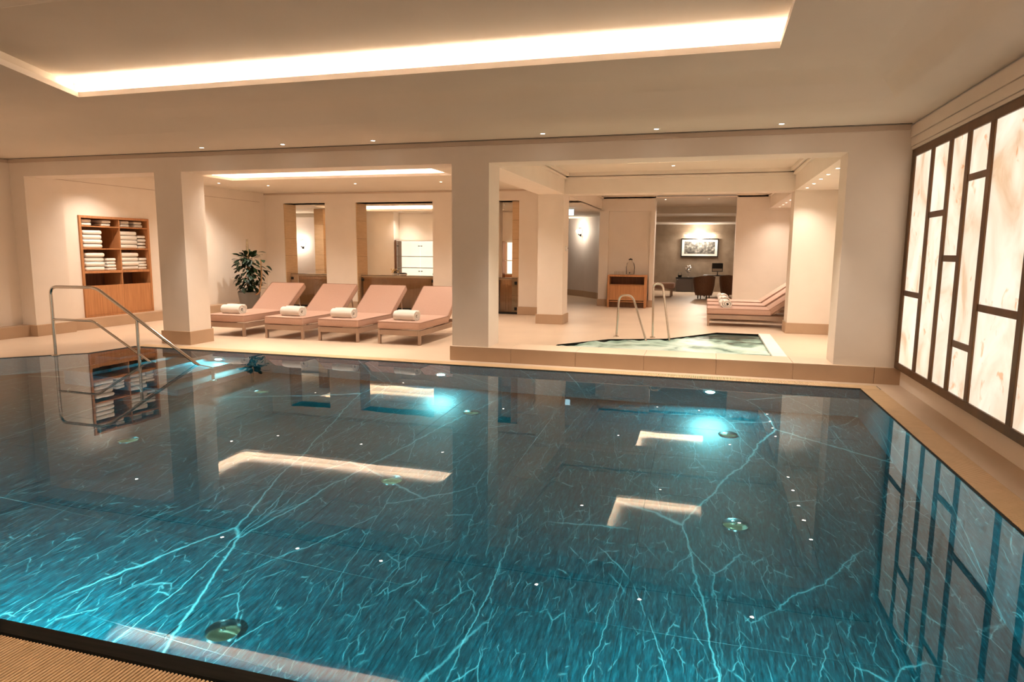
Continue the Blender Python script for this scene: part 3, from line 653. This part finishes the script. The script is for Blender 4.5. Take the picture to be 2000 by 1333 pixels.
# ------------------------------------------------------------------ pool handrail
YR = 7.08
hr = thing('pool_handrail', (-8.66, YR, 0), 'brushed steel handrail sloping from the deck into the pool', 'handrail')
top = fillet([(-8.66, YR, 0), (-8.66, YR, .95), (-7.87, YR, .965), (-6.33, YR, .03), (-5.9, YR, -.25)], .13, 7)
top = [(-8.66, YR, 0)] + fillet([(-8.66, YR, .0), (-8.66, YR, .955), (-7.87, YR, .965), (-6.05, YR, -.14), (-6.05, YR, -.9)], .11, 7)[1:]
B().tube(top, .021, 12).build('top_rail', 'chrome', hr, world=True, smooth=True)
B().tube(fillet([(-8.66, YR, .505), (-7.96, YR, .51), (-6.95, YR, -.06)], .06), .016, 10).build('mid_rail', 'chrome', hr, world=True, smooth=True)
B().tube([(-7.215, YR, .56), (-7.215, YR, -.6)], .02, 10).build('post', 'chrome', hr, world=True, smooth=True)
B().lathe([(.021, .02), (.05, .014), (.055, 0)], 20, (-8.66, YR, 0), False).build('flange', 'chrome', hr, world=True, smooth=True)
B().lathe([(.021, .02), (.05, .014), (.055, 0)], 20, (-6.05, YR, -1.0), False).build('flange', 'chrome', hr, world=True, smooth=True)

# ------------------------------------------------------------------ whirlpool
struct('whirlpool_wall', B().prism(whirl, -.6, -.001, True), 'rim_stone', 'dark stone inner wall of the whirlpool')
rm = B(); rm.box(.998, 1.2, 9.05, 13.1, -.02, .012)
struct('whirlpool_rim', rm, 'white_rim', 'white stone rim on the right side of the whirlpool')
fb = B(); nx, ny = 60, 70; V = []; idx = {}
def inside(x, y, P):
    c = False
    for (x1, y1), (x2, y2) in zip(P, P[1:]+P[:1]):
        if (y1 > y) != (y2 > y) and x < (x2-x1)*(y-y1)/(y2-y1)+x1: c = not c
    return c
bmw = bmesh.new()
base_poly = B().poly(whirl, [], 0)
me_ = bpy.data.meshes.new('tmp'); me_.from_pydata(base_poly.v, [], base_poly.f); bmw.from_mesh(me_)
bmesh.ops.subdivide_edges(bmw, edges=list(bmw.edges), cuts=24, use_grid_fill=True)
for v_ in bmw.verts:
    p = v_.co; d = min(1, max(0, (13.3-p.y)/1.2))
    p.z = -.035 + d*(.03*noise.noise(Vector((p.x*2.2, p.y*2.2, 0))) + .016*noise.noise(Vector((p.x*7, p.y*7, 4))))+.01*d
bmw.to_mesh(me_); bmw.free(); me_.name = 'whirlpool_water'; me_.materials.append(MATS['foam'])
for p in me_.polygons: p.use_smooth = True
o = bpy.data.objects.new('whirlpool_water', me_); COL.objects.link(o); tag(o, 'bubbling pale green foamy water of the whirlpool', 'water', None, 'stuff')
def hoop(pts, label):
    r_ = thing('whirlpool_handrail', pts[0], label, 'handrail', 'steel grab rails of the whirlpool')
    B().tube(fillet(pts, .16, 8), .019, 12).build('rail', 'chrome', r_, world=True, smooth=True)
    B().lathe([(.02, .018), (.045, .012), (.05, 0)], 18, pts[0], False).build('flange', 'chrome', r_, world=True, smooth=True)
hoop([(-1.47, 11.84, 0), (-1.44, 11.84, .74), (-1.20, 11.76, .75), (-.91, 11.62, -.08), (-.91, 11.6, -.35)], 'lower steel grab rail left of the other at the whirlpool')
hoop([(-.845, 11.93, 0), (-.86, 11.93, .95), (-.70, 11.9, .95), (-.54, 11.84, -.08), (-.54, 11.82, -.35)], 'taller steel grab rail right of the other at the whirlpool')

# ------------------------------------------------------------------ potted plant
PX, PYY = -10.42, 13.55
pl = thing('potted_plant', (PX, PYY, 0), 'tall dark green leafy plant in a grey pot by the lounge wall', 'plant')
B().lathe([(.17, 0), (.18, .02), (.255, .46), (.255, .48), (.235, .48), (.225, .42), (.0005, .42)], 28, (0, 0, 0), True).build('pot', 'pot_grey', pl, smooth=True)
B().lathe([(.0005, .435), (.22, .43)], 20, cap=False).build('soil', 'soil', pl)
B().tube([(0, 0, .4), (.01, .01, .9), (0, 0, 1.40), (.0, 0, 1.72)], [.045, .04, .035, .02], 9).build('moss_pole', 'bark', pl, smooth=True)
B().tube(fillet([(.12, -.05, .4), (.34, -.08, .45), (.40, -.05, .8), (.36, 0, 1.25)], .12), .017, 8).build('cane', 'cane', pl, smooth=True)
lb = B(); LV = []; 
for i in range(7):
    t = i/6; wd = .5*math.sin(PI*min(1, t*.94+.03))**.8*(1-.25*t); z = -.28*t*t
    LV += [(-wd*.62, t, z+.10*wd), (0, t, z), (wd*.62, t, z+.10*wd)]
lb.add(LV, [(i*3+k, i*3+k+1, i*3+k+4, i*3+k+3) for i in range(6) for k in range(2)])
leafm = lb.mesh('leaf', smooth=True); leafm.materials.append(MATS['leaf'])
rnd = random.Random(4)
for k in range(250):
    t = rnd.random()**.9; z = .5+.92*t; a = rnd.uniform(0, 2*PI)
    rr = rnd.uniform(.02, .17+.13*math.sin(PI*t)); 
    if k % 9 == 0: rr += .12
    o = bpy.data.objects.new('leaf', leafm); COL.objects.link(o); o.parent = pl
    s_ = rnd.uniform(.11, .175)*(1.15 if t > .85 else 1)
    o.location = (rr*math.cos(a), rr*math.sin(a), z); o.scale = (s_, s_, s_)
    o.rotation_euler = (rnd.uniform(-.9, .35) if t < .85 else rnd.uniform(.1, .9), rnd.uniform(-.4, .4), a-PI/2+rnd.uniform(-.5, .5))
for k in range(16):   # a looser branch to the right
    t = k/15; o = bpy.data.objects.new('leaf', leafm); COL.objects.link(o); o.parent = pl; s_ = rnd.uniform(.13, .19)
    o.location = (.2+.26*t+rnd.uniform(-.05, .05), rnd.uniform(-.12, .12), .72+.5*t+rnd.uniform(-.12, .12)); o.scale = (s_, s_, s_)
    o.rotation_euler = (rnd.uniform(-.8, .1), rnd.uniform(-.4, .4), -PI/2+rnd.uniform(-.9, .9))

# ------------------------------------------------------------------ reception: counters, glass, lit cabinet
def glass_panel(x0, x1, y, label, clamps):
    r_ = thing('glass_screen', ((x0+x1)/2, y, 0), label, 'glass screen', 'glass screens in the reception openings')
    B().box(x0, x1, y, y+.012, .05, .85).build('pane', 'glass', r_, world=True)
    B().box(x0, x1, y-.002, y+.014, .85, .862).build('edge_strip', 'dark_metal', r_, world=True)
    for x in clamps:
        for z in (.13, .74): B().rbox(x-.03, x+.03, y-.015, y+.027, z-.035, z+.035, .004, 1).build('clamp', 'dark_metal', r_, world=True)
    B().box(x0, x1, y-.005, y+.017, 0, .05).build('foot_rail', 'dark_metal', r_, world=True)
glass_panel(-10.46, -9.34, 15.3, 'glass screen in the left reception opening', (-10.42,))
glass_panel(-8.40, -6.40, 15.3, 'wide glass screen in the middle reception opening', (-8.36, -6.44))
glass_panel(-4.77, -4.26, 15.24, 'narrow glass screen in the right reception opening', (-4.30,))
def counter(x0, x1, y0, y1, label):
    r_ = thing('reception_counter', ((x0+x1)/2, y0, 0), label, 'counter', 'oak counters behind the reception glass')
    B().box(x0+.03, x1-.03, y0+.02, y1, 0, .80).build('body', 'oak_brightened', r_, world=True)
    B().box(x0, x1, y0, y1+.02, .80, .845).build('worktop', 'oak_pale', r_, world=True, bevel=.004)
    n = max(2, round((x1-x0)/.55))
    for k in range(n):
        a = x0+.12+k*(x1-x0-.24)/n; B().rbox(a+.002, a+(x1-x0-.24)/n-.002, y0+.005, y0+.02, .06, .72, .002, 1).build('front_panel', 'oak_brightened', r_, world=True)
counter(-10.35, -9.345, 15.42, 15.9, 'oak counter behind the glass of the left reception opening')
counter(-8.43, -6.40, 15.38, 15.95, 'wide oak reception counter behind the third lounger')
counter(-4.77, -4.41, 15.4, 15.9, 'short oak counter in the right reception opening')
sc_ = thing('display_cabinet', (-8.0, 19.3, 0), 'backlit white display cabinet with glass doors behind the reception', 'cabinet')
DX0, DX1, DY, DZ = -9.25, -7.4, 19.1, 1.77
B().box(DX0-.06, DX0, DY, 19.5, 0, DZ+.03).build('side_panel', 'oak_dark', sc_, world=True); B().box(DX1, DX1+.05, DY, 19.5, 0, DZ+.03).build('side_panel', 'oak', sc_, world=True)
B().box(DX0, DX1, DY, 19.5, DZ, DZ+.03).build('top_panel', 'white_paint', sc_, world=True)
B().box(DX0, DX1, 19.47, 19.5, .1, DZ).build('light_panel', 'shelf_light', sc_, world=True)
B().box(DX0, DX1, DY+.05, 19.47, 0, .1).build('plinth', 'oak', sc_, world=True)
for z in (.55, .95, 1.3): B().box(DX0, DX1, DY+.06, 19.46, z-.01, z+.01).build('shelf', 'white_paint', sc_, world=True)
for a, c in ((DX0+.02, -8.46), (-8.44, DX1-.02)):
    d = B().box(a, c, DY, DY+.01, .12, DZ-.01).build('glass_door', 'glass', sc_, world=True)
    for x in (a+.03, c-.03):
        for z in (.85, 1.62): B().box(x-.025, x+.025, DY-.01, DY+.02, z-.012, z+.012).build('hinge', 'dark_metal', d, world=False).location = tuple(-v_ for v_ in sc_['_o'])
sd = thing('side_cabinet', (-5.9, 19.3, 0), 'oak cabinet seen through the right reception opening', 'cabinet')
B().box(-6.5, -5.80, 19.1, 19.49, 0, 1.78).build('body', 'oak', sd, world=True); 
for a, c in ((-6.48, -6.16), (-6.14, -5.82)): B().rbox(a, c, 19.08, 19.1, .05, 1.75, .003, 1).build('door', 'oak', sd, world=True)
ls = thing('lit_shelf', (-5.62, 19.3, 0), 'narrow backlit shelf beside the oak cabinet in the right opening', 'shelf')
B().box(-5.76, -5.48, 19.46, 19.5, .8, 1.75).build('light_panel', 'shelf_light', ls, world=True); B().box(-5.76, -5.48, 19.2, 19.5, 0, .8).build('body', 'oak', ls, world=True)
for z in (.8, 1.2, 1.75): B().box(-5.76, -5.48, 19.2, 19.46, z, z+.02).build('shelf', 'white_paint', ls, world=True)
# small things on the counter
fv = thing('flower_bowl', (-7.62, 15.6, .845), 'small arrangement of yellow flowers on the reception counter', 'flowers')
B().lathe([(.03, 0), (.06, .03), (.07, .06), (.06, .06)], 16, cap=True).build('bowl', 'white_paint', fv, smooth=True)
for k in range(14):
    a = rnd.uniform(0, 2*PI); q = rnd.uniform(.0, .13); z = .08+rnd.uniform(0, .09)
    B().lathe([(.0005, -.012), (.018, -.004), (.024, .01), (.0005, .016)], 8, (q*math.cos(a), .5*q*math.sin(a), z), False).build('blossom', 'petal', fv, smooth=True)
    B().tube([(0, 0, .04), (q*math.cos(a), .5*q*math.sin(a), z)], .003, 5).build('stem', 'leaf', fv)
dsh = thing('lidded_dish', (-7.38, 15.6, .845), 'white dish with a low black curved lid on the reception counter', 'dish')
B().lathe([(.05, 0), (.10, .02), (.11, .05), (.1, .05)], 20, cap=True).build('dish', 'white_paint', dsh, smooth=True); B().lathe([(.105, .05), (.09, .07), (.05, .08), (.0005, .083)], 20, cap=False).build('lid', 'black', dsh, smooth=True)
bl = thing('desk_ornament', (-6.52, 15.6, .845), 'small round black ornament at the right end of the reception counter', 'ornament')
B().lathe([(.0005+.045*math.sin(PI*k/8), .055-.045*math.cos(PI*k/8)) for k in range(9)], 14, cap=False).build('ball', 'black', bl, smooth=True); B().lathe([(.03, 0), (.03, .015), (.0005, .015)], 14).build('foot', 'dark_metal', bl)

# ------------------------------------------------------------------ rear bay: console, sensor, sign
cn = thing('console_table', (-2.02, 18.35, 0), 'oak console with an open shelf and a drawer in the plaster niche', 'console')
def cx(name, mt, *q): return B().box(*q).build(name, mt, cn, world=True, bevel=.003)
X0, X1, Y0, Y1 = -2.53, -1.50, 18.12, 18.54
cx('top', 'oak', X0, X1, Y0, Y1, .835, .88); cx('side_panel', 'oak', X0, X0+.05, Y0, Y1, .0, .835); cx('side_panel', 'oak', X1-.05, X1, Y0, Y1, 0, .835)
cx('back_panel', 'oak_dark', X0+.05, X1-.05, Y1-.02, Y1, .17, .835); cx('shelf', 'oak', X0+.05, X1-.05, Y0+.01, Y1-.02, .60, .62); cx('bottom_panel', 'oak', X0+.05, X1-.05, Y0+.01, Y1-.02, .15, .18)
cx('drawer', 'oak', X0+.055, X1-.055, Y0, Y0+.03, .2, .595); cx('plinth', 'oak_dark', X0+.05, X1-.05, Y0+.1, Y0+.12, 0, .15)
dc = thing('water_dispenser', (-1.95, 18.33, .88), 'clear glass water dispenser standing on the oak console', 'dispenser')
B().lathe([(.05, 0), (.11, .02), (.12, .2), (.10, .3), (.05, .36), (.045, .40)], 20, cap=False).build('vessel', 'thin_glass', dc, smooth=True)
B().lathe([(.055, .40), (.055, .42), (.02, .44), (.0005, .45)], 16, cap=False).build('lid', 'dark_metal', dc, smooth=True); B().tube([(0, -.11, .07), (0, -.16, .07), (0, -.16, .04)], .012, 8).build('tap', 'dark_metal', dc)
B().tube([(-.12, 0, .0), (-.13, 0, .2), (-.02, 0, .42)], .006, 6).build('stand', 'silver', dc)
for k, x in enumerate((-2.34, -2.25, -2.15)):
    t = thing('drinking_glass', (x, 18.32, .88), ['leftmost', 'middle', 'rightmost'][k]+' upturned drinking glass on the oak console', 'glass', 'glasses on the console')
    B().lathe([(.033, 0), (.03, .09), (.0005, .09)], 14, cap=False).build('bowl', 'thin_glass', t, smooth=True)
sn = thing('wall_sensor', (-2.8, 13.7, 1.56), 'small round white sensor on the column beside the corridor', 'sensor')
bq = B().lathe([(.055, 0), (.055, .03), (.04, .045), (.0005, .05)], 18); bq.v = [(z, y, x) for x, y, z in bq.v]; bq.build('cover', 'white_paint', sn, smooth=True)
bq = B().lathe([(.015, .05), (.012, .056), (.0005, .056)], 12); bq.v = [(z, y, x) for x, y, z in bq.v]; bq.build('dial', 'dark_metal', sn)
sg = thing('ceiling_sign', (-3.5, 17.2, 2.6), 'small glowing blue-green sign hanging from the corridor ceiling', 'sign')
B().box(-3.72, -3.32, 17.19, 17.22, 2.42, 2.57).build('sign_face', 'sign_blue', sg, world=True); B().box(-3.74, -3.30, 17.17, 17.24, 2.57, 2.60).build('housing', 'white_paint', sg, world=True)

# ------------------------------------------------------------------ taupe back room
fr_ = thing('framed_picture', (-.25, 26.8, 1.33), 'black framed dark print with a wide pale mount on the taupe wall', 'picture')
q = (-.94, .44, 1.33, 2.03)
for a in ((q[0], q[1], q[2], q[2]+.035), (q[0], q[1], q[3]-.035, q[3]), (q[0], q[0]+.035, q[2]+.035, q[3]-.035), (q[1]-.035, q[1], q[2]+.035, q[3]-.035)):
    B().box(a[0], a[1], 26.75, 26.8, a[2], a[3]).build('frame_side', 'black', fr_, world=True)
B().box(q[0]+.035, q[1]-.035, 26.775, 26.795, q[2]+.035, q[3]-.035).build('mount', 'paper', fr_, world=True); B().box(q[0]+.13, q[1]-.13, 26.77, 26.776, q[2]+.12, q[3]-.12).build('print', 'print', fr_, world=True)
pk = thing('picture_light', (-.25, 26.8, 2.15), 'bright slim picture light above the framed print', 'lamp')
B().tube([(-.8, 26.66, 2.15), (.3, 26.66, 2.15)], .022, 10).build('lamp_tube', 'picture_lamp', pk, world=True); B().tube([(-.25, 26.8, 2.12), (-.25, 26.68, 2.18)], .01, 8).build('arm', 'dark_metal', pk, world=True); B().box(-.82, .32, 26.62, 26.70, 2.18, 2.19).build('shade', 'dark_metal', pk, world=True)
l = bpy.data.lights.new('picture_glow', 'POINT'); l.energy = 16; l.color = (1, .9, .75); l.shadow_soft_size = .1
o = bpy.data.objects.new('picture_glow', l); COL.objects.link(o); o.parent = pk; o.location = (0, -.25, -.02)
sb = thing('sideboard', (-.5, 26.4, 0), 'low grey mirrored sideboard against the taupe wall', 'sideboard')
B().box(-1.05, .15, 26.3, 26.75, .02, .5).build('body', 'back_glass', sb, world=True); B().box(-1.07, .17, 26.28, 26.77, .5, .55).build('top', 'black', sb, world=True)
for a in (-1.04, -.44): B().rbox(a, a+.57, 26.28, 26.3, .06, .47, .003, 1).build('door', 'back_glass', sb, world=True)
sv = thing('silver_sculpture', (-.62, 26.5, .55), 'silver blossom sculpture on the low grey sideboard', 'sculpture')
B().lathe([(.07, 0), (.06, .03), (.02, .05), (.018, .14), (.04, .16)], 14).build('stand', 'silver', sv, smooth=True)
for k in range(9):
    a = k*2.4; z = .22+.025*k; q_ = .09*math.sin(PI*(k+1)/11)
    B().lathe([(.0005+.055*math.sin(PI*i/6), -.055*math.cos(PI*i/6)) for i in range(7)], 10, (q_*math.cos(a), q_*math.sin(a), z), False).build('petal_ball', 'silver', sv, smooth=True)
bk = thing('handbag', (-.93, 26.5, .55), 'small dark basket with a loop handle on the sideboard', 'basket')
B().lathe([(.06, 0), (.08, .08), (.075, .08)], 14).build('basket_body', 'dark_metal', bk, smooth=True); B().tube([(-.07, 0, .08), (-.05, 0, .18), (.05, 0, .18), (.07, 0, .08)], .008, 6).build('handle', 'dark_metal', bk)
dk = thing('writing_desk', (.35, 24.2, 0), 'dark glass-topped writing desk in the taupe back room', 'desk')
B().box(-.05, .85, 23.8, 24.6, .70, .73).build('top', 'back_glass', dk, world=True)
for x in (.0, .80):
    for y in (23.85, 24.55): B().box(x-.02, x+.02, y-.02, y+.02, 0, .70).build('leg', 'black', dk, world=True)
mn = thing('monitor', (.42, 24.2, .73), 'black screen with a white sheet on the writing desk', 'monitor')
B().box(.22, .58, 24.18, 24.21, .84, 1.14).build('screen', 'black', mn, world=True); B().box(.24, .56, 24.165, 24.18, .86, .95).build('sheet', 'paper', mn, world=True); B().box(.36, .46, 24.15, 24.26, .73, .74).build('foot', 'black', mn, world=True); B().box(.395, .425, 24.19, 24.21, .74, .86).build('neck', 'black', mn, world=True)
def armchair(x, y, rz, label):
    r_ = thing('tub_chair', (x, y, 0), label, 'armchair', 'brown tub chairs in the back room', rz)
    n = 18; b = B(); V = []
    for z, k in ((.12, .80), (.45, 1.0), (.78, 1.06)):
        for i in range(n+1):
            a = -.25*PI + 1.5*PI*i/n; V.append((.33*k*math.cos(a), .33*k*math.sin(a), z-.14*abs(i/n-.5)*2*(z > .7)))
    for z, k in ((.78, .88), (.45, .84), (.12, .7)):
        for i in range(n+1):
            a = -.25*PI + 1.5*PI*i/n; V.append((.33*k*math.cos(a), .33*k*math.sin(a), z-.14*abs(i/n-.5)*2*(z > .7)))
    m_ = n+1; b.add(V, [(j*m_+i, j*m_+i+1, (j+1)*m_+i+1, (j+1)*m_+i) for j in range(5) for i in range(n)] + [tuple(j*m_ for j in range(6)), tuple(j*m_+n for j in range(6))[::-1]])
    b.build('shell', 'leather', r_, smooth=True)
    B().lathe([(.24, .14), (.29, .2), (.29, .4), (.25, .43), (.0005, .44)], 22).build('seat_cushion', 'leather', r_, smooth=True)
    for a in range(4): B().tube([(.2*math.cos(a*PI/2+.78), .2*math.sin(a*PI/2+.78), 0), (.2*math.cos(a*PI/2+.78), .2*math.sin(a*PI/2+.78), .15)], .018, 8).build('leg', 'black', r_)
armchair(-.02, 22.6, -PI*.9, 'brown leather tub chair standing left of the writing desk')
armchair(.80, 23.25, PI*.95, 'brown leather tub chair partly behind the niche wall on the right')
bn = thing('upholstered_bench', (-1.5, 23.4, 0), 'pale upholstered bench at the left edge of the back room', 'bench')
B().rbox(-2.1, -.98, 23.0, 23.8, .28, .46, .04, 3).build('seat', 'fabric', bn, world=True, smooth=True)
for x in (-2.0, -1.08):
    for y in (23.08, 23.7): B().box(x-.03, x+.03, y-.03, y+.03, 0, .285).build('leg', 'frame_taupe', bn, world=True)

for o in bpy.data.objects:
    if '_o' in o: del o['_o']
